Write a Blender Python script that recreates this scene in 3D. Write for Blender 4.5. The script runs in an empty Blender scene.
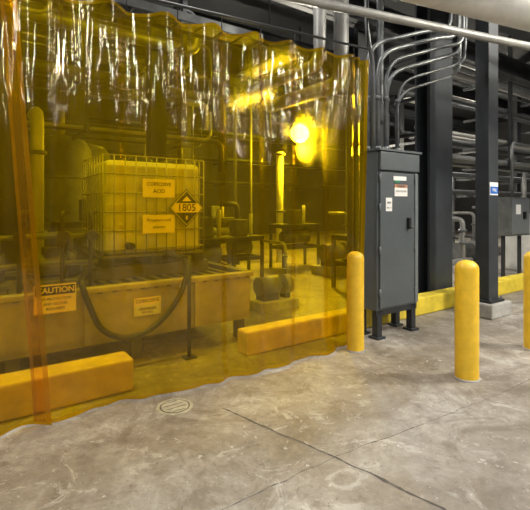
import bpy, bmesh, math, random
from mathutils import Vector, Matrix, noise
random.seed(7)
scene = bpy.context.scene
try:
    scene.view_settings.view_transform = 'Standard'
except Exception as e:
    print(e)

# ---------------------------------------------------------------- frame
# plant frame: s along the curtain line, n into the process area, z up
TH = math.radians(35)
O = Vector((-1.76, 2.86, 0))
MW = Matrix.Translation(O) @ Matrix.Rotation(TH, 4, 'Z')
MI = MW.inverted()
def Wd(x, y, z):
    return tuple(MI @ Vector((x, y, z)))

# ---------------------------------------------------------------- materials
def newmat(name):
    m = bpy.data.materials.new(name); m.use_nodes = True
    nt = m.node_tree
    return m, nt, nt.nodes['Principled BSDF']

def mat(name, col, rough=0.5, metal=0.0, var=0.25, scale=6.0, bump=0.0, emis=None, estr=0, spec=0.5, dirt=None):
    m, nt, b = newmat(name)
    b.inputs['Roughness'].default_value = rough
    b.inputs['Metallic'].default_value = metal
    b.inputs['Specular IOR Level'].default_value = spec
    tc = nt.nodes.new('ShaderNodeTexCoord')
    nz = nt.nodes.new('ShaderNodeTexNoise'); nz.inputs['Scale'].default_value = scale
    nz.inputs['Detail'].default_value = 6; nz.inputs['Roughness'].default_value = 0.65
    nt.links.new(tc.outputs['Object'], nz.inputs['Vector'])
    cr = nt.nodes.new('ShaderNodeValToRGB')
    cr.color_ramp.elements[0].position = 0.3; cr.color_ramp.elements[1].position = 0.7
    d = dirt if dirt else tuple(c * (1 - var) for c in col)
    u = tuple(min(1, c * (1 + var * 0.4)) for c in col)
    cr.color_ramp.elements[0].color = (*d, 1); cr.color_ramp.elements[1].color = (*u, 1)
    nt.links.new(nz.outputs['Fac'], cr.inputs['Fac'])
    nt.links.new(cr.outputs['Color'], b.inputs['Base Color'])
    if bump:
        bp = nt.nodes.new('ShaderNodeBump'); bp.inputs['Strength'].default_value = bump
        nt.links.new(nz.outputs['Fac'], bp.inputs['Height']); nt.links.new(bp.outputs['Normal'], b.inputs['Normal'])
    if emis:
        b.inputs['Emission Color'].default_value = (*emis, 1)
        b.inputs['Emission Strength'].default_value = estr
    return m

M = {}
M['yellow'] = mat('safety_yellow_paint', (0.84, 0.53, 0.03), 0.4, var=0.18, scale=9)
M['yelcurb'] = mat('yellow_curb_paint', (0.78, 0.60, 0.05), 0.6, var=0.30, scale=5, bump=0.15)
M['cab'] = mat('cabinet_grey_enamel', (0.085, 0.098, 0.108), 0.42, var=0.15, scale=3)
M['cabl'] = mat('cabinet_grey_light', (0.15, 0.165, 0.175), 0.4, var=0.15, scale=5)
M['steel'] = mat('dark_painted_steel', (0.024, 0.027, 0.031), 0.5, var=0.35, scale=3)
M['steel2'] = mat('column_grey_steel', (0.033, 0.039, 0.046), 0.5, var=0.3, scale=3)
M['galv'] = mat('galvanised_conduit', (0.17, 0.182, 0.19), 0.38, 0.5, var=0.3, scale=10)
M['wire'] = mat('cage_wire', (0.30, 0.30, 0.27), 0.4, 0.2, var=0.2, scale=10)
M['pipe'] = mat('insulated_pipe_jacket', (0.30, 0.30, 0.29), 0.4, 0.2, var=0.3, scale=4)
M['pipew'] = mat('white_pipe_jacket', (0.68, 0.68, 0.65), 0.45, var=0.2, scale=4)
M['black'] = mat('black_rubber', (0.012, 0.012, 0.013), 0.45, var=0.2)
M['tan'] = mat('containment_tan_paint', (0.46, 0.42, 0.31), 0.5, var=0.45, scale=3)
M['tand'] = mat('containment_dark_rim', (0.09, 0.085, 0.07), 0.5, var=0.3)
M['poly'] = mat('polyethylene_tank', (0.60, 0.62, 0.52), 0.45, var=0.15, scale=2)
M['white'] = mat('label_white', (0.8, 0.8, 0.78), 0.5, var=0.04)
M['orange'] = mat('label_orange', (0.85, 0.28, 0.03), 0.5, var=0.04)
M['lyel'] = mat('label_yellow', (0.95, 0.80, 0.10), 0.5, var=0.04)
M['blue'] = mat('label_blue', (0.02, 0.12, 0.5), 0.5, var=0.04)
M['green'] = mat('label_green', (0.03, 0.30, 0.12), 0.5, var=0.04)
M['ink'] = mat('ink_black', (0.01, 0.01, 0.01), 0.6, var=0.0)
M['conc'] = mat('concrete_pedestal', (0.42, 0.41, 0.39), 0.85, var=0.3, scale=12, bump=0.3)
M['wall'] = mat('dark_wall_panel', (0.05, 0.05, 0.048), 0.8, var=0.4, scale=1.2)
M['ceil'] = mat('ceiling_deck', (0.022, 0.023, 0.025), 0.8, var=0.4, scale=1.2)
M['crack'] = mat('joint_filler', (0.11, 0.10, 0.09), 0.95, var=0.3)
M['paintw'] = mat('worn_floor_paint', (0.46, 0.44, 0.33), 0.8, var=0.4, scale=14)
M['machine'] = mat('machine_grey', (0.12, 0.125, 0.125), 0.5, var=0.4, scale=5)
M['lamp'] = mat('lamp_glow', (1, 0.95, 0.85), 0.5, var=0, emis=(1, 0.93, 0.75), estr=150)

# vinyl
def vinyl(name, tint, dark, haze, blend=0.35, blur=0.13):
    m = bpy.data.materials.new(name); m.use_nodes = True
    nt = m.node_tree; nt.nodes.clear()
    out = nt.nodes.new('ShaderNodeOutputMaterial')
    lw = nt.nodes.new('ShaderNodeLayerWeight'); lw.inputs['Blend'].default_value = blend
    mixc = nt.nodes.new('ShaderNodeMix'); mixc.data_type = 'RGBA'
    mixc.inputs['A'].default_value = (*tint, 1); mixc.inputs['B'].default_value = (*dark, 1)
    nt.links.new(lw.outputs['Facing'], mixc.inputs['Factor'])
    tr = nt.nodes.new('ShaderNodeBsdfTransparent')
    nt.links.new(mixc.outputs['Result'], tr.inputs['Color'])
    # plasticiser bloom: part of the light goes through slightly scattered
    rf = nt.nodes.new('ShaderNodeBsdfRefraction'); rf.inputs['IOR'].default_value = 1.03; rf.inputs['Roughness'].default_value = 0.85
    nt.links.new(mixc.outputs['Result'], rf.inputs['Color'])
    trm = nt.nodes.new('ShaderNodeMixShader'); trm.inputs[0].default_value = blur
    nt.links.new(tr.outputs[0], trm.inputs[1]); nt.links.new(rf.outputs[0], trm.inputs[2])
    di = nt.nodes.new('ShaderNodeBsdfDiffuse'); di.inputs['Color'].default_value = (0.85, 0.46, 0.004, 1)
    tl = nt.nodes.new('ShaderNodeBsdfTranslucent'); tl.inputs['Color'].default_value = (0.95, 0.62, 0.005, 1)
    a0 = nt.nodes.new('ShaderNodeMixShader'); a0.inputs[0].default_value = 0.6
    nt.links.new(di.outputs[0], a0.inputs[1]); nt.links.new(tl.outputs[0], a0.inputs[2])
    tc = nt.nodes.new('ShaderNodeTexCoord')
    g = nt.nodes.new('ShaderNodeTexNoise'); g.inputs['Scale'].default_value = 1.7; g.inputs['Detail'].default_value = 7; g.inputs['Roughness'].default_value = 0.7
    nt.links.new(tc.outputs['Object'], g.inputs['Vector'])
    gm = nt.nodes.new('ShaderNodeMapRange'); gm.inputs['From Min'].default_value = 0.3; gm.inputs['From Max'].default_value = 0.7
    gm.inputs['To Min'].default_value = haze * 0.6; gm.inputs['To Max'].default_value = haze * 1.4
    nt.links.new(g.outputs['Fac'], gm.inputs['Value'])
    a1 = nt.nodes.new('ShaderNodeMixShader'); nt.links.new(gm.outputs[0], a1.inputs[0])
    nt.links.new(trm.outputs[0], a1.inputs[1]); nt.links.new(a0.outputs[0], a1.inputs[2])
    gl = nt.nodes.new('ShaderNodeBsdfGlossy'); gl.inputs['Roughness'].default_value = 0.06
    gl.inputs['Color'].default_value = (1, 0.94, 0.72, 1)
    fr = nt.nodes.new('ShaderNodeFresnel'); fr.inputs['IOR'].default_value = 1.5
    mp = nt.nodes.new('ShaderNodeMapping'); mp.inputs['Scale'].default_value = (7, 7, 0.6)
    nz = nt.nodes.new('ShaderNodeTexNoise'); nz.inputs['Scale'].default_value = 1.5; nz.inputs['Detail'].default_value = 2.2
    bp = nt.nodes.new('ShaderNodeBump'); bp.inputs['Strength'].default_value = 0.4; bp.inputs['Distance'].default_value = 0.04
    nt.links.new(tc.outputs['Object'], mp.inputs['Vector']); nt.links.new(mp.outputs[0], nz.inputs['Vector'])
    nt.links.new(nz.outputs['Fac'], bp.inputs['Height'])
    nt.links.new(bp.outputs['Normal'], gl.inputs['Normal']); nt.links.new(bp.outputs['Normal'], fr.inputs['Normal'])
    a2 = nt.nodes.new('ShaderNodeMixShader')
    nt.links.new(fr.outputs[0], a2.inputs[0])
    nt.links.new(a1.outputs[0], a2.inputs[1]); nt.links.new(gl.outputs[0], a2.inputs[2])
    nt.links.new(a2.outputs[0], out.inputs['Surface'])
    return m
M['vinyl'] = vinyl('amber_vinyl', (0.96, 0.70, 0.008), (0.70, 0.36, 0.003), 0.09)
M['hem'] = vinyl('amber_vinyl_hem', (0.80, 0.50, 0.008), (0.45, 0.20, 0.003), 0.25)

# floor
def floor_mat():
    m, nt, b = newmat('worn_concrete')
    N = nt.nodes; L = nt.links
    tc = N.new('ShaderNodeTexCoord')
    def nz(sc, det=8, ro=0.6, dist=0):
        n = N.new('ShaderNodeTexNoise'); n.inputs['Scale'].default_value = sc; n.inputs['Detail'].default_value = det
        n.inputs['Roughness'].default_value = ro; n.inputs['Distortion'].default_value = dist
        L.new(tc.outputs['Object'], n.inputs['Vector']); return n
    def ramp(src, stops):
        r = N.new('ShaderNodeValToRGB'); e = r.color_ramp.elements
        e[0].position = stops[0][0]; e[0].color = (*stops[0][1], 1)
        e[1].position = stops[-1][0]; e[1].color = (*stops[-1][1], 1)
        for p, c in stops[1:-1]:
            x = e.new(p); x.color = (*c, 1)
        L.new(src, r.inputs['Fac']); return r
    def mix(t, f, a, bb):
        x = N.new('ShaderNodeMix'); x.data_type = 'RGBA'; x.blend_type = t
        if isinstance(f, float): x.inputs['Factor'].default_value = f
        else: L.new(f, x.inputs['Factor'])
        L.new(a, x.inputs['A'])
        if isinstance(bb, tuple): x.inputs['B'].default_value = (*bb, 1)
        else: L.new(bb, x.inputs['B'])
        return x.outputs['Result']
    def mul(src, k):
        x = N.new('ShaderNodeMath'); x.operation = 'MULTIPLY'; x.inputs[1].default_value = k
        L.new(src, x.inputs[0]); return x.outputs[0]
    base = ramp(nz(0.9, 9, 0.66, 0.8).outputs['Fac'], [(0.34, (0.22, 0.190, 0.155)), (0.5, (0.33, 0.30, 0.262)), (0.64, (0.46, 0.44, 0.405))])
    fine = ramp(nz(11, 10, 0.8, 0.3).outputs['Fac'], [(0.32, (0.60, 0.59, 0.57)), (0.62, (1.05, 1.05, 1.05))])
    c = mix('MULTIPLY', 1.0, base.outputs['Color'], fine.outputs['Color'])
    st = ramp(nz(3.1, 10, 0.75, 1.8).outputs['Fac'], [(0.56, (0, 0, 0)), (0.61, (1, 1, 1))])
    c = mix('MIX', mul(st.outputs['Color'], 0.45), c, (0.60, 0.585, 0.56))
    st2 = ramp(nz(2.1, 10, 0.72, 1.2).outputs['Fac'], [(0.40, (1, 1, 1)), (0.50, (0, 0, 0))])
    c = mix('MIX', mul(st2.outputs['Color'], 0.62), c, (0.14, 0.115, 0.088))
    st5 = ramp(nz(0.55, 6, 0.6, 0.5).outputs['Fac'], [(0.40, (1, 1, 1)), (0.55, (0, 0, 0))])
    c = mix('MIX', mul(st5.outputs['Color'], 0.35), c, (0.18, 0.155, 0.125))
    st6 = ramp(nz(5.5, 8, 0.75, 2.5).outputs['Fac'], [(0.62, (0, 0, 0)), (0.68, (1, 1, 1))])
    c = mix('MIX', mul(st6.outputs['Color'], 0.35), c, (0.13, 0.11, 0.09))
    st3 = ramp(nz(38, 4, 0.6).outputs['Fac'], [(0.31, (1, 1, 1)), (0.37, (0, 0, 0))])
    c = mix('MIX', mul(st3.outputs['Color'], 0.55), c, (0.10, 0.09, 0.08))
    st4 = ramp(nz(16, 6, 0.7, .5).outputs['Fac'], [(0.64, (0, 0, 0)), (0.68, (1, 1, 1))])
    c = mix('MIX', mul(st4.outputs['Color'], 0.65), c, (0.72, 0.71, 0.68))
    L.new(c, b.inputs['Base Color'])
    rr = N.new('ShaderNodeMapRange'); rr.inputs['To Min'].default_value = 0.4; rr.inputs['To Max'].default_value = 0.85
    L.new(nz(2.0).outputs['Fac'], rr.inputs['Value']); L.new(rr.outputs[0], b.inputs['Roughness'])
    bp = N.new('ShaderNodeBump'); bp.inputs['Strength'].default_value = 0.2; bp.inputs['Distance'].default_value = 0.02
    L.new(nz(14, 8, 0.7).outputs['Fac'], bp.inputs['Height']); L.new(bp.outputs['Normal'], b.inputs['Normal'])
    return m
M['floor'] = floor_mat()

# ---------------------------------------------------------------- builder
class B:
    def __init__(self, name):
        self.name = name; self.bm = bmesh.new(); self.mats = []
    def mi(self, k):
        if k not in self.mats: self.mats.append(k)
        return self.mats.index(k)
    def box(self, s0, s1, n0, n1, z0, z1, k, bev=0.0):
        bm = self.bm; i = self.mi(k)
        vs = [bm.verts.new((x, y, z)) for x in (s0, s1) for y in (n0, n1) for z in (z0, z1)]
        idx = [(0, 1, 3, 2), (4, 6, 7, 5), (0, 4, 5, 1), (2, 3, 7, 6), (0, 2, 6, 4), (1, 5, 7, 3)]
        fs = [bm.faces.new([vs[j] for j in q]) for q in idx]
        for f in fs: f.material_index = i
        if bev > 0:
            es = list({e for f in fs for e in f.edges})
            r = bmesh.ops.bevel(bm, geom=es, offset=bev, segments=2, affect='EDGES', profile=0.5)
            for f in r['faces']: f.material_index = i
        return self
    def cyl(self, p, q, r, k, seg=16, r2=None, cap=True):
        return self.sweep([Vector(p), Vector(q)], r, k, seg, r2=r2, cap=cap)
    def sweep(self, pts, r, k, seg=12, r2=None, cap=True):
        bm = self.bm; i = self.mi(k)
        pts = [Vector(p) for p in pts]; n = len(pts)
        t0 = (pts[1] - pts[0]).normalized()
        up = Vector((0, 0, 1)) if abs(t0.z) < 0.9 else Vector((1, 0, 0))
        a = t0.cross(up).normalized(); rings = []
        for j in range(n):
            if j == 0: t = t0
            elif j == n - 1: t = (pts[j] - pts[j - 1]).normalized()
            else: t = ((pts[j + 1] - pts[j]).normalized() + (pts[j] - pts[j - 1]).normalized()).normalized()
            a = (a - t * a.dot(t)).normalized(); b = t.cross(a)
            rr = r if r2 is None else r + (r2 - r) * j / (n - 1)
            rings.append([bm.verts.new(pts[j] + (a * math.cos(2 * math.pi * m / seg) + b * math.sin(2 * math.pi * m / seg)) * rr) for m in range(seg)])
        for j in range(n - 1):
            for m in range(seg):
                f = bm.faces.new((rings[j][m], rings[j][(m + 1) % seg], rings[j + 1][(m + 1) % seg], rings[j + 1][m]))
                f.material_index = i; f.smooth = True
        if cap:
            for rg in (rings[0][::-1], rings[-1]):
                f = bm.faces.new(rg); f.material_index = i
        return self
    def tube(self, pts, r, k, fil=0.12, seg=12, steps=6):
        pts = [Vector(p) for p in pts]; o = [pts[0]]
        for j in range(1, len(pts) - 1):
            a, b, c = pts[j - 1], pts[j], pts[j + 1]
            d1 = (a - b); d2 = (c - b)
            f = min(fil, d1.length * 0.49, d2.length * 0.49)
            p1 = b + d1.normalized() * f; p2 = b + d2.normalized() * f
            for q in range(steps + 1):
                t = q / steps
                o.append(p1 * (1 - t) ** 2 + b * 2 * t * (1 - t) + p2 * t * t)
        o.append(pts[-1])
        return self.sweep(o, r, k, seg)
    def lathe(self, c, prof, k, seg=28):
        bm = self.bm; i = self.mi(k); rings = []
        for (r, z) in prof:
            rings.append([bm.verts.new((c[0] + r * math.cos(2 * math.pi * m / seg), c[1] + r * math.sin(2 * math.pi * m / seg), c[2] + z)) for m in range(seg)])
        for j in range(len(rings) - 1):
            for m in range(seg):
                f = bm.faces.new((rings[j][m], rings[j][(m + 1) % seg], rings[j + 1][(m + 1) % seg], rings[j + 1][m]))
                f.material_index = i; f.smooth = True
        for rg in (rings[0][::-1], rings[-1]):
            f = bm.faces.new(rg); f.material_index = i
        return self
    def poly(self, pts, k):
        f = self.bm.faces.new([self.bm.verts.new(p) for p in pts]); f.material_index = self.mi(k); return self
    def text(self, s, c, size, k):
        cu = bpy.data.curves.new('t', 'FONT'); cu.body = s; cu.size = size
        cu.align_x = 'CENTER'; cu.align_y = 'CENTER'; cu.offset = size * 0.015
        ob = bpy.data.objects.new('t', cu); scene.collection.objects.link(ob)
        dg = bpy.context.evaluated_depsgraph_get()
        me = bpy.data.meshes.new_from_object(ob.evaluated_get(dg))
        i = self.mi(k); vm = [self.bm.verts.new((c[0] + v.co.x, c[1], c[2] + v.co.y)) for v in me.vertices]
        for p in me.polygons:
            try:
                f = self.bm.faces.new([vm[q] for q in p.vertices]); f.material_index = i
            except Exception: pass
        bpy.data.objects.remove(ob); bpy.data.meshes.remove(me); bpy.data.curves.remove(cu)
        return self
    def hbeam(self, s, n, z0, z1, w, d, k, t=0.03):
        self.box(s - w / 2, s + w / 2, n, n + t, z0, z1, k)
        self.box(s - w / 2, s + w / 2, n + d - t, n + d, z0, z1, k)
        self.box(s - t / 2, s + t / 2, n + t, n + d - t, z0, z1, k)
        return self
    def done(self, norm=True):
        bm = self.bm
        if norm: bmesh.ops.recalc_face_normals(bm, faces=bm.faces[:])
        bm.transform(MW)
        xs = [v.co for v in bm.verts]
        lo = Vector([min(v[i] for v in xs) for i in range(3)]); hi = Vector([max(v[i] for v in xs) for i in range(3)])
        c = Vector(((lo.x + hi.x) / 2, (lo.y + hi.y) / 2, lo.z))
        bm.transform(Matrix.Translation(-c))
        me = bpy.data.meshes.new(self.name); bm.to_mesh(me); bm.free()
        for k in self.mats: me.materials.append(M[k])
        ob = bpy.data.objects.new(self.name, me); ob.location = c
        scene.collection.objects.link(ob); return ob

# ---------------------------------------------------------------- room
S0, S1, N0, N1, ZC = -9, 26, -11, 17, 6.6
ZT = ZC - 0.003
B('floor').box(S0, S1, N0, N1, -0.2, 0, 'floor').done()
B('ceiling').box(S0, S1, N0, N1, ZC, ZC + 0.2, 'ceil').done()
B('wall_back').box(S0, S1, N1, N1 + 0.2, 0, ZC, 'wall').done()
B('wall_front').box(S0, S1, N0 - 0.2, N0, 0, ZC, 'wall').done()
B('wall_left').box(S0 - 0.2, S0, N0, N1, 0, ZC, 'wall').done()
B('wall_right').box(S1, S1 + 0.2, N0, N1, 0, ZC, 'wall').done()

# floor joints (world coordinates -> plant frame), ribbons with jitter
def ribbon(b, pts, w, jit=0.006, step=0.03, z=0.0015):
    k = b.mi('crack')
    P = [Vector((*p, 0)) for p in pts]; prev = None
    for a, c in zip(P[:-1], P[1:]):
        L = (c - a).length; n = max(2, int(L / step)); t = (c - a).normalized(); nn = Vector((-t.y, t.x, 0))
        for i in range(n + 1):
            q = a + (c - a) * i / n + nn * (noise.noise(Vector((i * 0.25, a.x, a.y))) * jit * 2.5)
            ww = w * (0.35 + 1.6 * abs(noise.noise(Vector((i * 0.6, 3, a.y)))))
            qa = MI @ Vector((q.x + nn.x * ww, q.y + nn.y * ww, z)); qb = MI @ Vector((q.x - nn.x * ww, q.y - nn.y * ww, z))
            va, vb = b.bm.verts.new(qa), b.bm.verts.new(qb)
            if prev and i > 0:
                f = b.bm.faces.new((prev[0], va, vb, prev[1])); f.material_index = k
            prev = (va, vb)
b = B('floor_expansion_joint')
ribbon(b, [(-0.33, 3.32), (0.43, 2.66), (0.92, 2.20), (1.7, 1.4)], 0.009)
ribbon(b, [(-0.3, 2.15), (0.43, 2.66), (1.05, 3.02)], 0.0035)
ribbon(b, [(1.05, 3.02), (2.0, 3.6), (3.6, 4.7)], 0.0025)
b.done()
b = B('floor_drain_cover'); s, n, _ = Wd(-0.70, 3.34, 0)
b.lathe((s, n, 0), [(.14, .0005), (.14, .003)], 'paintw', 40); b.lathe((s, n, 0), [(.115, .0031), (.115, .004)], 'crack', 40); b.lathe((s, n, 0), [(.105, .0041), (.105, .005)], 'paintw', 40)
for q in range(-3, 4):
    w = math.sqrt(.1 ** 2 - (q * .027) ** 2) * .85
    b.box(s - w, s + w, n + q * .027 - .004, n + q * .027 + .004, .005, .0056, 'crack' if q % 2 else 'conc')
b.done()

# ---------------------------------------------------------------- bollards
def bollard(x, y, r=0.1, h=1.07):
    b = B('safety_bollard'); s, n, _ = Wd(x, y, 0)
    prof = [(r, 0.004), (r, 0.02)] + [(r, z) for z in (0.3, 0.6, h - r * 0.75)]
    prof += [(r * math.cos(a), h - r * 0.75 + 0.75 * r * math.sin(a)) for a in [math.radians(d) for d in (15, 30, 45, 60, 75, 87)]]
    b.lathe((s, n, 0), prof, 'yellow', 36)
    b.lathe((s, n, 0), [(r + 0.012, 0.0), (r + 0.012, 0.008), (r, 0.014)], 'conc', 36)
    b.done()
bollard(0.98, 4.66, 0.092); bollard(1.83, 3.90, 0.102); bollard(2.94, 4.70, 0.1)

# ---------------------------------------------------------------- curb
def curb(s0, s1, n0, n1, h):
    b = B('yellow_concrete_curb'); b.box(s0, s1, n0, n1, 0, h, 'yelcurb', 0.02); b.done()
curb(-4, 0.98, 0.26, 0.52, 0.27); curb(2.2, 4.2, 0.40, 0.60, 0.25); curb(4.25, 6.9, 0.40, 0.64, 0.25); curb(7.0, 16, 0.44, 0.70, 0.25)

# ---------------------------------------------------------------- curtain
def curtain():
    b = B('vinyl_strip_curtain'); bm = b.bm
    kv, kh = b.mi('vinyl'), b.mi('hem')
    P = 0.42
    def top(s): return 3.05 + 0.055 * max(s, -0.5) + 0.012
    def edge(z): return 0.26 - 0.22 * (z / 3.05)
    def nd(s, z, off):
        h = z / 3.1
        ph = s * 2 * math.pi / P + 0.9 * noise.noise(Vector((s * 0.9, z * 0.3, off)))
        f = 0.036 * (0.5 + 0.5 * h) * (math.sin(ph) + 0.35 * math.sin(2 * ph + 1))
        f += 0.028 * noise.noise(Vector((s * 2.6, z * 0.30, off + 4))) * (1.4 - 0.6 * h)
        f += 0.015 * noise.noise(Vector((s * 7, z * 0.40, off + 8)))
        f += 0.004 * h * math.sin((s + 0.2 * z) * 17 + 3 * noise.noise(Vector((s, z, 2))))
        # crumpled creases lower down
        f += 0.008 * (1 - h) * noise.noise(Vector((s * 5 + z * 3, z * 4, off + 3)))
        f += 0.05 * math.sin(s * 1.9 + 0.7) * (1 - h)
        e = max(0, (s - 3.2) / 0.34)
        f += e * 0.04 * math.sin(s * 2 * math.pi / 0.12)
        f += 0.16 * (max(0, 1 - z / 0.35)) ** 2 * noise.noise(Vector((s * 3.2, 1, off)))
        return f
    def sheet(fl, fr, ns, off, hemL, hemR):
        nz_ = 110
        g = []
        for i in range(ns + 1):
            u = i / ns; col = []
            for j in range(nz_ + 1):
                v = j / nz_
                sc0 = fl(0) + (fr(0) - fl(0)) * u
                tp = top(sc0) - 0.035 * abs(math.sin(sc0 * math.pi / P)) ** 1.5
                bt = 0.008 + 0.02 * (0.5 + 0.5 * noise.noise(Vector((sc0 * 2.5, 9, off))))
                z = bt + (tp - bt) * v
                s = fl(z) + (fr(z) - fl(z)) * u
                col.append(bm.verts.new((s, off + nd(s, z, off), z)))
            g.append(col)
        for i in range(ns):
            for j in range(nz_):
                f = bm.faces.new((g[i][j], g[i + 1][j], g[i + 1][j + 1], g[i][j + 1])); f.smooth = True
                hem = j < 1 or j >= nz_ - 1 or (hemL and i < 2) or (hemR and i >= ns - 2)
                f.material_index = kh if hem else kv
    sheet(lambda z: -2.2, lambda z: edge(z) + 0.05, 150, -0.03, False, True)
    sheet(lambda z: edge(z) - 0.05, lambda z: 3.54 + 0.03 * z / 3, 330, 0.0, True, True)
    b.sweep([(-2.3, 0, top(-2.3) + 0.1), (-0.5, 0, top(-0.5) + 0.1), (3.6, 0, top(3.6) + 0.1)], 0.014, 'steel', 8)
    for i in range(-5, 9):
        s = i * P
        b.cyl((s, 0, top(s) + 0.1), (s, nd(s, 3.05, 0), top(s) - 0.03), 0.005, 'steel', 6)
    for s in (-1.5, 0.6, 2.2, 3.58):
        b.cyl((s, 0, top(s) + 0.1), (s, 0, ZT), 0.008, 'steel', 6)
    b.done(norm=False)
curtain()

# ---------------------------------------------------------------- electrical cabinet
b = B('electrical_cabinet')
cs0, cs1, cn0, cn1, cz0, cz1 = 3.74, 4.50, 0.0, 0.34, 0.33, 2.21
b.box(cs0, cs1, cn0, cn1, cz0, cz1, 'cab', 0.01)
b.box(cs0 + 0.03, cs1 - 0.09, cn0 - 0.025, cn0, cz0 + 0.03, cz1 - 0.25, 'cab', 0.008)
b.box(cs0 + 0.015, cs1 - 0.015, cn0 - 0.045, cn0, cz1 - 0.225, cz1 - 0.01, 'cab', 0.008)
b.box(cs1 - 0.08, cs1 - 0.02, cn0 - 0.03, cn0, cz0 + 0.03, cz1 - 0.25, 'cabl', 0.006)
b.box(cs0 - 0.015, cs1 + 0.015, cn0 - 0.06, cn1, cz1, cz1 + 0.025, 'cab')
for z in (0.5, 1.0, 1.5, 1.85):
    b.box(cs1 - 0.1, cs1 - 0.065, cn0 - 0.045, cn0 - 0.02, z, z + 0.05, 'cabl', 0.004)
    b.cyl((cs0 + 0.03, cn0 - 0.02, z), (cs0 + 0.03, cn0 - 0.02, z + 0.09), 0.012, 'cabl', 8)
b.box(cs0 + 0.52, cs0 + 0.56, cn0 - 0.06, cn0 - 0.02, 1.28, 1.42, 'black', 0.005)
b.cyl((cs0 + 0.54, cn0 - 0.05, 1.3), (cs0 + 0.54, cn0 - 0.11, 1.3), 0.012, 'galv', 10)
for s in (cs0 + 0.02, cs1 - 0.10):
    for n in (cn0 + 0.01, cn1 - 0.09):
        b.box(s, s + 0.08, n, n + 0.08, 0.02, cz0, 'steel')
        b.box(s - 0.03, s + 0.11, n - 0.03, n + 0.11, 0.0, 0.025, 'steel2')
b.box(cs0, cs1, cn0 + 0.01, cn0 + 0.05, 0.27, 0.33, 'steel')
y = cn0 - 0.028
def lab(b, s0, s1, z0, z1, k, yy=None):
    yy = y if yy is None else yy
    b.box(s0, s1, yy - 0.004, yy, z0, z1, k)
lab(b, 4.00, 4.24, 1.87, 1.92, 'white'); lab(b, 4.02, 4.11, 1.845, 1.869, 'green')
lab(b, 4.02, 4.26, 1.68, 1.82, 'white'); lab(b, 4.02, 4.26, 1.78, 1.82, 'orange')
b.text('DANGER', (4.14, y - 0.006, 1.80), 0.035, 'ink'); b.text('HIGH VOLTAGE', (4.14, y - 0.006, 1.74), 0.028, 'ink')
lab(b, 3.86, 3.97, 1.50, 1.66, 'white'); b.text('480V', (3.915, y - 0.006, 1.60), 0.035, 'ink'); b.text('MCC 4', (3.915, y - 0.006, 1.54), 0.026, 'ink')
b.done()

# conduits from cabinet
b = B('electrical_conduit_bundle')
for i, (s, n, r) in enumerate([(3.82, 0.22, 0.026), (3.92, 0.14, 0.028), (4.02, 0.10, 0.024), (4.13, 0.18, 0.028), (4.27, 0.12, 0.018), (4.38, 0.22, 0.018)]):
    h = 3.52 - i * 0.10
    e = 5.2 + 0.04 * i
    b.tube([(s, n, 2.237), (s, n, h), (s + 1.0, n - 0.15, h + 0.36), (e, n - 0.25, h + 0.42), (e + 0.05 * i, n - 0.25, ZT)], r, 'galv', 0.3, 12, 8)
    for z in (2.237, 2.85):
        b.cyl((s, n, z), (s, n, z + 0.05), r + 0.012, 'galv', 12)
b.box(3.80, 4.42, 0.245, 0.28, 2.6, 2.64, 'steel')
b.done()
b = B('flexible_conduit')
b.tube([Wd(1.17, 4.96, ZT), Wd(1.17, 4.96, 3.6), Wd(1.26, 5.0, 3.2), Wd(1.28, 5.08, 2.24)], 0.026, 'galv', 0.4)
b.done()

# vertical pipes (drop from the roof and turn into the rack)
b = B('vertical_process_pipe')
b.tube([(3.52, 0.74, ZT), (3.52, 0.74, 3.38), (3.52, 2.4, 3.38)], 0.08, 'pipe', 0.2, 20)
b.cyl((3.52, 0.74, 4.3), (3.52, 0.74, 4.36), 0.12, 'galv', 20); b.done()
b = B('vertical_process_pipe'); b.tube([(3.92, 0.76, ZT), (3.92, 0.76, 3.2), (3.92, 2.4, 3.2)], 0.10, 'pipe', 0.2, 20); b.done()
b = B('vertical_process_pipe'); b.cyl((4.75, 0.8, 0), (4.75, 0.8, ZT), 0.05, 'galv', 20); b.done()

# columns
b = B('steel_column'); b.hbeam(6.15, 0.72, 0, ZT, 0.62, 0.28, 'steel2'); b.box(5.8, 6.5, 0.66, 1.06, 0, 0.03, 'steel'); b.done()
b = B('steel_column')
b.box(5.86, 6.12, -0.2, -0.0, 0.22, ZT, 'steel2', 0.006)
b.box(5.80, 6.18, -0.26, 0.06, 0.20, 0.23, 'steel')
for s in (5.84, 6.14):
    for n in (-0.23, 0.03): b.cyl((s, n, 0.2), (s, n, 0.27), 0.012, 'galv', 8)
b.box(5.72, 6.26, -0.32, 0.14, 0, 0.20, 'conc', 0.02)
lab(b, 5.88, 6.10, 1.72, 1.90, 'white', -0.201); lab(b, 5.89, 6.09, 1.74, 1.84, 'blue', -0.206); b.text('FIRE', (5.99, -0.213, 1.79), 0.06, 'white')
b.done()
b = B('steel_column'); b.hbeam(5.2, 1.5, 0, ZT, 0.3, 0.25, 'steel'); b.done()
b = B('steel_column'); b.hbeam(2.3, 3.1, 0, ZT, 0.25, 0.25, 'steel'); b.done()
b = B('steel_column'); b.hbeam(0.3, 3.4, 0, ZT, 0.3, 0.25, 'steel'); b.done()
for s, n in [(-2, 6), (2, 7.5), (5.0, 8), (10, 5), (12.5, 3.2), (12.5, 7), (16, 4), (16, 9), (20, 5)]:
    b = B('steel_column'); b.hbeam(s, n, 0, ZT, 0.3, 0.28, 'steel'); b.done()

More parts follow.
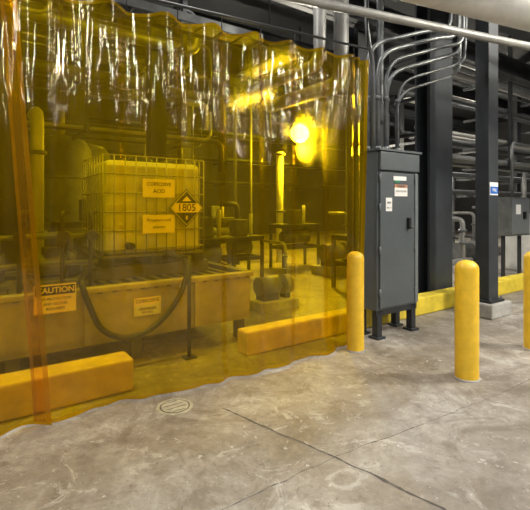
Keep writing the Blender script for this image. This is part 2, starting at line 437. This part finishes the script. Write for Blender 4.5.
# overhead beams + diagonal pipes
b = B('overhead_steel_beam')
b.box(3.0, 14, 0.10, 0.36, 4.55, 4.58, 'steel2'); b.box(3.0, 14, 0.22, 0.25, 4.58, 4.85, 'steel2'); b.box(3.0, 14, 0.10, 0.36, 4.85, 4.88, 'steel2')
b.done()
b = B('overhead_pipe'); b.tube([Wd(-1.5, 3.75, 3.75), Wd(0.355, 4.54, 3.75), Wd(4.13, 6.1, 3.75), Wd(8, 7.75, 3.75)], 0.05, 'pipe'); b.done()
b = B('overhead_white_duct')
pa, pd = Vector((-3.0, 2.083)), Vector((14.0, 6.067))
DZ = 3.66
b.cyl(Wd(pa.x, pa.y, DZ), Wd(pa.x + pd.x, pa.y + pd.y, DZ), 0.20, 'pipew', 28)
for t in (0.15, 0.30, 0.45, 0.6, 0.75, 0.9):
    q0 = pa + pd * t; q1 = pa + pd * (t + 0.004)
    b.cyl(Wd(q0.x, q0.y, DZ), Wd(q1.x, q1.y, DZ), 0.212, 'galv', 28)
    b.cyl(Wd(q0.x, q0.y, DZ + .2), Wd(q0.x, q0.y, ZT), 0.01, 'steel', 6)
b.done()

# ---------------------------------------------------------------- IBC tote
def ibc():
    b = B('ibc_tote_tank')
    s0, s1, n0, n1, z0, z1 = 1.02, 2.22, 1.42, 2.38, 1.02, 2.12
    for s in (s0, (s0 + s1) / 2 - 0.06, s1 - 0.12):
        b.box(s, s + 0.12, n0, n1, z0 - 0.13, z0 - 0.03, 'steel')
    b.box(s0, s1, n0, n1, z0 - 0.03, z0, 'galv')
    b.box(s0 + 0.03, s1 - 0.03, n0 + 0.03, n1 - 0.03, z0, z1 - 0.05, 'poly', 0.06)
    b.lathe(((s0 + s1) / 2, (n0 + n1) / 2, z1 - 0.06), [(0.12, 0), (0.12, 0.07), (0.10, 0.09)], 'black', 24)
    r = 0.007
    n = 11
    for i in range(n):
        s = s0 + (s1 - s0) * i / (n - 1)
        for nn in (n0, n1): b.cyl((s, nn, z0), (s, nn, z1), r, 'wire', 8)
    for i in range(1, 8):
        nn = n0 + (n1 - n0) * i / 8
        for s in (s0, s1): b.cyl((s, nn, z0), (s, nn, z1), r, 'wire', 8)
    for i in range(6):
        z = z0 + 0.06 + (z1 - z0 - 0.06) * i / 5
        b.tube([(s0, n0, z), (s1, n0, z), (s1, n1, z), (s0, n1, z), (s0, n0, z)], r, 'wire', 0.03, 8, 3)
    for s in (s0 + 0.35, s1 - 0.35): b.cyl((s, n0, z1), (s, n1, z1), r * 1.3, 'galv', 8)
    y = n0 - 0.014
    for (a, c, zz0, zz1) in [(1.45, 1.83, 1.66, 1.87), (1.45, 1.83, 1.25, 1.46)]:
        b.box(a, c, y - 0.006, y, zz0, zz1, 'lyel')
    b.text('CORROSIVE', (1.64, y - 0.009, 1.81), 0.055, 'ink'); b.text('ACID', (1.64, y - 0.009, 1.73), 0.06, 'ink')
    b.text('Phosphoric acid', (1.64, y - 0.009, 1.40), 0.045, 'ink'); b.text('solution', (1.64, y - 0.009, 1.32), 0.045, 'ink')
    c = Vector((1.98, y - 0.012, 1.54)); R = 0.225
    def dia(R, k, yy): b.poly([(c.x - R, yy, c.z), (c.x, yy, c.z - R), (c.x + R, yy, c.z), (c.x, yy, c.z + R)], k)
    dia(R, 'ink', c.y); dia(R * 0.93, 'white', c.y - 0.002); dia(R * 0.88, 'ink', c.y - 0.004)
    yy = c.y - 0.006; h = 0.055
    b.poly([(c.x - R * .88 + h, yy, c.z - h), (c.x + R * .88 - h, yy, c.z - h), (c.x + R * .88 - 0.01, yy, c.z), (c.x + R * .88 - h, yy, c.z + h), (c.x - R * .88 + h, yy, c.z + h), (c.x - R * .88 + 0.01, yy, c.z)], 'lyel')
    b.text('1805', (c.x, yy - 0.002, c.z), 0.12, 'ink')
    b.text('8', (c.x, yy - 0.002, c.z - 0.12), 0.06, 'lyel')
    b.poly([(c.x - .06, yy, c.z + .08), (c.x + .06, yy, c.z + .08), (c.x, yy, c.z + .14)], 'lyel')
    b.cyl((1.3, n0 - 0.1, z0 + 0.1), (1.3, n0 + 0.05, z0 + 0.1), 0.04, 'black', 14)
    b.done()
ibc()

# ---------------------------------------------------------------- containment bench
b = B('spill_containment_bench')
bs0, bs1, bn0, bn1 = -3.0, 2.58, 0.92, 2.5
b.box(bs0, bs1, bn0, bn1, 0.24, 0.30, 'tan')
b.box(bs0, bs1, bn0, bn0 + 0.04, 0.24, 0.74, 'tan', 0.01); b.box(bs0, bs1, bn1 - 0.04, bn1, 0.24, 0.74, 'tan', 0.01)
b.box(bs0, bs0 + 0.04, bn0, bn1, 0.24, 0.74, 'tan', 0.01); b.box(bs1 - 0.04, bs1, bn0, bn1, 0.24, 0.74, 'tan', 0.01)
b.box(bs0 - 0.02, bs1 + 0.02, bn0 - 0.05, bn0 + 0.06, 0.74, 0.79, 'tan', 0.008)
b.box(bs0 - 0.02, bs1 + 0.02, bn1 - 0.06, bn1 + 0.05, 0.74, 0.79, 'tand', 0.008)
b.box(bs1 - 0.06, bs1 + 0.05, bn0, bn1, 0.74, 0.79, 'tand', 0.008)
i = bs0 + 0.2
while i < bs1:
    b.box(i, i + 0.05, bn0, bn1, 0.72, 0.76, 'tand'); i += 0.14
for n in (1.45, 1.8, 2.2): b.box(0.9, 2.3, n, n + 0.1, 0.76, 0.89, 'tand')
for s in (-2.8, -1.3, 0.1, 1.2, 2.45):
    for n in (bn0 + 0.08, bn1 - 0.18): b.box(s, s + 0.1, n, n + 0.1, 0, 0.24, 'tand')
for s in (-2.2, -1.2, -0.2, 0.72, 1.85): b.box(s, s + 0.05, bn0 - 0.03, bn0, 0.25, 0.74, 'tan')
yb = bn0 - 0.032
b.box(1.18, 1.46, yb - 0.005, yb, 0.46, 0.64, 'white'); b.box(1.18, 1.46, yb - 0.007, yb - 0.005, 0.57, 0.64, 'lyel')
b.text('CORROSIVE', (1.32, yb - 0.009, 0.605), 0.045, 'ink'); b.text('chemicals', (1.32, yb - 0.009, 0.53), 0.045, 'ink'); b.text('PPE REQ.', (1.32, yb - 0.009, 0.49), 0.03, 'ink')
b.done()

b = B('caution_sign')
yb = 0.80
b.box(0.29, 0.63, yb, yb + 0.008, 0.62, 0.87, 'lyel', 0.002)
b.box(0.30, 0.62, yb - 0.003, yb, 0.78, 0.86, 'ink')
b.text('CAUTION', (0.46, yb - 0.006, 0.82), 0.068, 'lyel')
for i, t in enumerate(['EYE PROTECTION', 'AND GLOVES', 'REQUIRED']): b.text(t, (0.46, yb - 0.006, 0.745 - i * 0.043), 0.032, 'ink')
b.box(0.31, 0.33, yb + 0.008, yb + 0.068, 0.76, 0.785, 'steel'); b.box(0.59, 0.61, yb + 0.008, yb + 0.068, 0.76, 0.785, 'steel')
b.done()

# hose
b = B('chemical_transfer_hose')
pts = [(1.75, 0.95, 0.98), (1.72, 0.84, 0.80), (1.55, 0.80, 0.52), (1.3, 0.79, 0.33), (1.05, 0.79, 0.30), (0.85, 0.8, 0.42), (0.74, 0.82, 0.66), (0.70, 0.9, 0.84), (0.75, 1.1, 0.86), (0.9, 1.25, 0.92)]
sm = []
for j in range(len(pts) - 1):
    p0, p1, p2, p3 = [Vector(pts[max(0, min(len(pts) - 1, q))]) for q in (j - 1, j, j + 1, j + 2)]
    for q in range(8):
        t = q / 8
        sm.append(0.5 * ((2 * p1) + (-p0 + p2) * t + (2 * p0 - 5 * p1 + 4 * p2 - p3) * t * t + (-p0 + 3 * p1 - 3 * p2 + p3) * t ** 3))
sm.append(Vector(pts[-1]))
b.sweep(sm, 0.028, 'black', 10); b.cyl(pts[0], (1.75, 1.39, 1.02), 0.03, 'black', 10); b.done()

b = B('pipe_guard_post')
b.cyl((1.70, 0.72, 0), (1.70, 0.72, 1.05), 0.02, 'black', 10); b.cyl((1.70, 0.72, 1.03), (1.70, 0.95, 1.03), 0.018, 'black', 8); b.box(1.64, 1.76, 0.66, 0.78, 0, 0.012, 'steel'); b.done()

# pumps + piping on the bench (left)
b = B('dosing_pump_skid')
for s in (-1.9, -1.1, -0.3, 0.35):
    b.box(s, s + 0.45, 1.3, 1.75, 0.765, 0.82, 'machine', 0.01)
    b.cyl((s + 0.05, 1.52, 0.96), (s + 0.32, 1.52, 0.96), 0.11, 'machine', 20)
    b.cyl((s + 0.32, 1.52, 0.96), (s + 0.42, 1.52, 0.96), 0.14, 'black', 20)
    b.tube([(s + 0.37, 1.52, 1.08), (s + 0.37, 1.52, 1.28), (s + 0.0, 1.2, 1.28), (s - 0.1, 1.06, 1.28)], 0.022, 'galv', 0.06)
    b.box(s + 0.1, s + 0.25, 1.42, 1.6, 1.05, 1.14, 'black', 0.01)
b.box(-2.1, 0.85, 1.6, 1.66, 0.82, 0.86, 'steel')
b.done()
b = B('process_piping_manifold')
for z, n, r in [(1.02, 1.05, 0.022), (1.28, 1.0, 0.022)]:
    b.cyl((-3, n, z), (0.88, n, z), r, 'galv', 12)
for s in (-1.4, -0.5, 0.2, 0.55, 0.8):
    b.tube([(s, 1.0, 0.79), (s, 1.0, 1.5), (s + 0.1, 1.25, 1.5)], 0.02, 'steel', 0.05)
    b.cyl((s, 0.92, 1.28), (s, 1.0, 1.28), 0.05, 'black', 14)
b.done()
b = B('vertical_white_pipe'); b.tube([(0.55, 2.66, 0), (0.55, 2.66, 2.75), (0.55, 3.0, 2.75)], 0.075, 'pipew', 0.2, 18)
for z in (1.2, 2.2): b.cyl((0.55, 2.66, z), (0.55, 2.66, z + .05), .11, 'galv', 18)
b.done()

# ---------------------------------------------------------------- background equipment
def pump(s, n, sc=1.0):
    b = B('process_pump')
    b.box(s - 0.5 * sc, s + 0.5 * sc, n - 0.3 * sc, n + 0.3 * sc, 0, 0.2 * sc, 'conc', 0.01)
    b.cyl((s - 0.4 * sc, n, 0.5 * sc), (s + 0.1 * sc, n, 0.5 * sc), 0.2 * sc, 'machine', 20)
    b.cyl((s + 0.1 * sc, n, 0.5 * sc), (s + 0.25 * sc, n, 0.5 * sc), 0.08 * sc, 'galv', 16)
    b.cyl((s + 0.25 * sc, n, 0.5 * sc), (s + 0.42 * sc, n, 0.5 * sc), 0.22 * sc, 'pipe', 20)
    b.box(s - 0.35 * sc, s + 0.05 * sc, n - 0.15 * sc, n + 0.15 * sc, 0.2 * sc, 0.34 * sc, 'steel')
    b.box(s + 0.26 * sc, s + 0.4 * sc, n - 0.1 * sc, n + 0.1 * sc, 0.2 * sc, 0.34 * sc, 'steel')
    b.tube([(s + 0.34 * sc, n, 0.7 * sc), (s + 0.34 * sc, n, 1.4 * sc), (s + 0.34 * sc, n + 0.6, 1.4 * sc)], 0.035 * sc, 'pipe', 0.12)
    for z in (0.8, 1.1): b.cyl((s + 0.34 * sc, n, z * sc), (s + 0.34 * sc, n, (z + 0.04) * sc), 0.07 * sc, 'galv', 16)
    b.done()
for s, n, sc in [(3.7, 2.0, .7), (6.9, 3.9, 1.0), (3.0, 4.9, 1.0), (4.0, 7.0, 1.1), (7.6, 2.9, 1.0), (9.8, 2.4, 1.0), (11.4, 4.6, 1.1), (14, 4.2, 1.1)]:
    pump(s, n, sc)
def frame(s0, s1, n0, n1, h):
    b = B('equipment_frame')
    for s in (s0, s1 - .06):
        for n in (n0, n1 - .06): b.box(s, s + .06, n, n + .06, 0, h, 'steel')
    for z in (h * .45, h - .08):
        b.box(s0, s1, n0, n0 + .06, z, z + .08, 'steel'); b.box(s0, s1, n1 - .06, n1, z, z + .08, 'steel')
        b.box(s0, s0 + .06, n0, n1, z, z + .08, 'steel'); b.box(s1 - .06, s1, n0, n1, z, z + .08, 'steel')
    b.box(s0, s1, n0, n1, h, h + .02, 'galv')
    m = (s0 + s1) / 2; c = (n0 + n1) / 2
    b.cyl((s0 + .2, c, h * .45 + .28), (s1 - .2, c, h * .45 + .28), .16, 'machine', 20)
    b.box(m - .2, m + .1, c - .2, c + .1, h + .02, h + .38, 'machine', .02)
    b.cyl((m + .3, c, h), (m + .3, c, h + .5), .04, 'pipew', 12)
    b.done()
frame(2.75, 3.7, 3.1, 3.7, 1.0); frame(6.2, 7.4, 5.0, 5.6, 1.1); frame(5.6, 7.0, 2.0, 2.7, 1.0); frame(1.0, 2.2, 4.0, 4.7, 1.3); frame(5.4, 7.0, 8.2, 8.9, 1.2); frame(4.3, 5.2, 4.4, 5.0, .9)
def vessel(s, n, r, h, k='pipe'):
    b = B('process_vessel')
    b.lathe((s, n, 0), [(r * .2, .45), (r * .7, .5), (r, .75), (r, h - .3), (r * .8, h - .1), (r * .3, h)], k, 32)
    for a in range(4):
        x, yv = s + r * .8 * math.cos(a * math.pi / 2 + .7), n + r * .8 * math.sin(a * math.pi / 2 + .7)
        b.cyl((x, yv, 0), (x, yv, .8), 0.05, 'steel', 8)
    for z in (h * .4, h * .7): b.lathe((s, n, z), [(r + .015, 0), (r + .015, .06)], 'galv', 32)
    b.cyl((s, n, h), (s, n, h + 0.5), 0.09, 'pipe', 12); b.cyl((s, n, h + .12), (s, n, h + 0.2), 0.16, 'galv', 12)
    b.done()
vessel(-0.6, 4.6, 0.5, 2.7, 'machine'); vessel(-3.0, 4.2, 0.6, 3.0); vessel(1.4, 6.2, 0.6, 3.0, 'machine'); vessel(14.5, 7.6, 0.8, 3.2); vessel(2.6, 10, 0.8, 3.4, 'machine')

def rack(s0, s1, n, zs, seed, nmax=3):
    R = random.Random(seed); b = B('overhead_pipe_rack')
    for z in zs:
        for q in range(R.randint(2, nmax)):
            r = R.choice([0.03, 0.045, 0.06, 0.09])
            nn = n + q * 0.27
            k = R.choice(['pipe', 'galv', 'galv', 'steel', 'machine', 'machine'])
            a = s0 + R.uniform(0, 1.5); c = s1 - R.uniform(0, 3)
            pts = [(a, nn, z + r), (c, nn, z + r), (c, nn, z + R.choice([-1, 1]) * 0.6)]
            b.tube(pts, r, k, 0.2, 12)
        s = s0 + 0.5
        while s < s1:
            b.box(s, s + 0.07, n - 0.15, n + 1.0, z - 0.06, z, 'steel'); s += 3
    s = s0 + 0.5
    while s < s1:
        b.box(s, s + 0.07, n - 0.15, n - 0.08, min(zs) - 0.06, ZT, 'steel'); s += 3
    b.done()
rack(-4, 3.0, 2.8, [4.0, 4.7], 1, 2)
rack(-5, 4.5, 4.6, [2.9, 3.8, 4.8], 2)
rack(-5, 6, 7.4, [3.2, 4.3, 5.2], 3)
rack(6.5, 22, 1.6, [2.5, 3.0, 3.7, 4.5], 5, 4)
rack(0, 24, 13.8, [2.6, 3.6, 4.8], 8)
rack(8.6, 24, 3.2, [1.9, 2.4, 3.2], 12, 4)

# risers : keep the aisle towards the bright bay clear
R = random.Random(21)
cam_sn = Vector((-0.2, -3.35)); lamp_sn = Vector((7.55, 6.0)); dl = (lamp_sn - cam_sn).normalized()
made = 0; q = 0
while made < 18 and q < 200:
    q += 1
    s = R.uniform(-2.5, 16); n = R.uniform(3.2, 12)
    v = Vector((s, n)) - cam_sn
    if abs(v.x * dl.y - v.y * dl.x) < 1.2: continue
    if any(abs(s - a) < .8 and abs(n - c) < .8 for a, c in [(-.6, 4.6), (-3, 4.2), (1.4, 6.2), (14.5, 7.6), (2.6, 10), (-2, 6), (2, 7.5), (5, 8), (10, 5), (12.5, 7), (16, 4)]): continue
    r = R.choice([0.025, 0.035, 0.05, 0.07]); k = R.choice(['pipe', 'galv', 'galv', 'steel', 'machine'])
    b = B('pipe_riser'); h = R.uniform(1.2, 2.8)
    b.tube([(s, n, 0), (s, n, h), (s + R.choice([-1, 1]) * R.uniform(.4, 1.0), n, h)] if q % 2 else [(s, n, 0), (s, n, ZT)], r, k, 0.15, 10)
    b.cyl((s, n, h * .5), (s, n, h * .5 + .05), r * 1.8, 'galv', 10); b.cyl((s, n, h * .5 + .12), (s, n, h * .5 + .17), r * 1.8, 'galv', 10)
    b.done(); made += 1
b = B('vertical_white_pipe'); b.cyl((7.1, 6.35, 0), (7.1, 6.35, 3.1), .10, 'pipew', 20); b.lathe((7.1, 6.35, 3.0), [(.16, 0), (.16, .06)], 'galv', 20); b.lathe((7.1, 6.35, 1.4), [(.16, 0), (.16, .06)], 'galv', 20); b.done()
for n, z in [(1.2, 4.4), (5.5, 5.6), (9.5, 5.8)]:
    b = B('overhead_steel_beam'); b.box(-8, 24, n, n + 0.25, z, z + 0.03, 'steel'); b.box(-8, 24, n + .11, n + 0.14, z, z + 0.35, 'steel'); b.box(-8, 24, n, n + 0.25, z + .35, z + 0.38, 'steel'); b.done()
b = B('cable_tray')
b.box(-4, 3.2, 1.55, 1.57, 3.85, 3.95, 'galv'); b.box(-4, 3.2, 1.95, 1.97, 3.85, 3.95, 'galv')
s = -4
while s < 3.2: b.box(s, s + .03, 1.57, 1.95, 3.86, 3.88, 'galv'); s += .3
for q in range(6): b.cyl((-4, 1.61 + q * .06, 3.91), (3.2, 1.61 + q * .06, 3.91), .022, 'black', 8)
b.done()

# right hand side items
b = B('control_panel_stand')
b.box(8.9, 9.75, 0.95, 1.3, 0.95, 1.75, 'machine', 0.01); b.box(8.94, 9.71, 0.93, 0.95, 0.99, 1.71, 'cabl', 0.005)
for s in (8.95, 9.65): b.box(s, s + .06, 1.1, 1.16, 0, 0.95, 'steel')
b.box(9.1, 9.3, .925, .93, 1.4, 1.6, 'white'); b.box(9.4, 9.5, .90, .93, 1.3, 1.45, 'black')
b.tube([(9.3, 1.1, 1.75), (9.3, 1.1, 2.9), (10.3, 1.1, 2.9), (10.3, 1.1, ZT)], 0.03, 'galv')
b.done()
b = B('valve_station')
for s in (7.2, 7.6, 8.1):
    b.tube([(s, 1.5, 0), (s, 1.5, 1.3), (s, 2.3, 1.3)], 0.05, 'pipe', .12)
    b.cyl((s, 1.3, .95), (s, 1.5, .95), .02, 'steel', 8); b.lathe((s, 1.5, .8), [(.09, 0), (.09, .05)], 'galv', 16); b.lathe((s, 1.5, 1.05), [(.09, 0), (.09, .05)], 'galv', 16)
b.cyl((7.0, 1.5, .45), (8.4, 1.5, .45), .06, 'pipe', 14)
b.done()
b = B('white_drum_tank'); b.lathe((11.2, 1.7, 0), [(.42, 0), (.45, .05), (.45, 1.25), (.4, 1.35), (.1, 1.4)], 'pipew', 28); b.cyl((11.2, 1.7, 1.4), (11.2, 1.7, 2.4), .05, 'pipe'); b.done()

# ---------------------------------------------------------------- lights
def add_light(kind, name, loc, energy, col=(1, 1, 1), size=1, size_y=None, rot=None):
    l = bpy.data.lights.new(name, kind); l.energy = energy; l.color = col
    if kind == 'AREA':
        l.shape = 'RECTANGLE'; l.size = size; l.size_y = size_y or size
    else: l.shadow_soft_size = size
    o = bpy.data.objects.new(name, l); o.location = MW @ Vector(loc)
    o.rotation_euler = rot or (0, 0, TH); scene.collection.objects.link(o); return o
def fixture(s, n, z, L, e, along_s=True, col=(1, 0.96, 0.9), wd=.14):
    b = B('added_tube_fixture')
    a, c = (L / 2, wd) if along_s else (wd, L / 2)
    b.box(s - a, s + a, n - c, n + c, z + .03, z + .12, 'pipew', .01)
    if along_s: rp = [(s - a * .6, n), (s + a * .6, n)]
    else: rp = [(s, n - c * .6), (s, n + c * .6)]
    for (x, yv) in rp: b.cyl((x, yv, z + .12), (x, yv, ZT), .006, 'steel', 6)
    b.done()
    add_light('AREA', 'added_tube_lamp', (s, n, z), e, col, a * 2, c * 2)
# loading aisle : unseen tube rows, run away from the curtain to streak the vinyl
for s, e in [(-2.6, 220), (0.6, 220), (3.8, 220), (7.0, 190), (10.5, 140)]:
    fixture(s, -6.6, 4.4, 7.6, e, False, wd=.055)
fixture(4.6, -1.7, 5.2, 1.6, 45); fixture(8.4, -1.5, 5.2, 1.6, 55)
# process area : tubes added mainly to brighten things behind the curtain
for s, n, z, e in [(0.0, 0.72, 5.5, 110), (2.9, 0.85, 5.5, 85), (5.2, 3.0, 6.0, 25), (-2.5, 1.0, 5.5, 70), (10.5, 2.6, 5.0, 50), (15, 2.4, 5.0, 50), (13, 6, 5.2, 40), (0.6, 8.0, 6.2, 40)]:
    fixture(s, n, z, 1.4, e)
# far bay: tubes added high up to brighten the far floor, running inwards
for s, n, e in [(8.3, 8.9, 60), (10.2, 12.6, 260), (5.5, 12.8, 80)]:
    fixture(s, n, 6.3, 3.6, e, False, wd=.3)
def hibay(s, n, z, e, sz=.15):
    b = B('high_bay_lamp')
    b.lathe((s, n, z), [(.22, .08), (.20, .14), (.12, .3), (.08, .42)], 'galv', 24)
    R0 = .26
    b.lathe((s, n, z - .18), [(R0 * math.cos(a), R0 * math.sin(a)) for a in [math.radians(d) for d in (-85, -65, -45, -25, -5, 15, 35, 55, 72)]], 'lamp', 28)
    b.cyl((s, n, z + .4), (s, n, ZT), .02, 'steel', 8); b.done()
    add_light('POINT', 'high_bay_bulb', (s, n, z - .65), e, (1, .93, .78), sz)
hibay(7.55, 6.0, 3.80, 550)
hibay(18, 6.5, 4.4, 220)
p = Wd(5.7, 3.95, 5.1); hibay(p[0], p[1], 5.2, 520, .12)

w = bpy.data.worlds.new('World'); scene.world = w; w.use_nodes = True
w.node_tree.nodes['Background'].inputs[0].default_value = (0.8, 0.85, 0.9, 1)
w.node_tree.nodes['Background'].inputs[1].default_value = 0.1

# ---------------------------------------------------------------- camera
cam = bpy.data.cameras.new('camera'); co = bpy.data.objects.new('camera', cam); scene.collection.objects.link(co)
cam.sensor_fit = 'HORIZONTAL'; cam.sensor_width = 36; cam.lens = 36 * 430 / 530
cam.shift_y = -48 / 530
co.location = (0, 0, 1.55); co.rotation_euler = (math.radians(90), 0, 0)
scene.camera = co
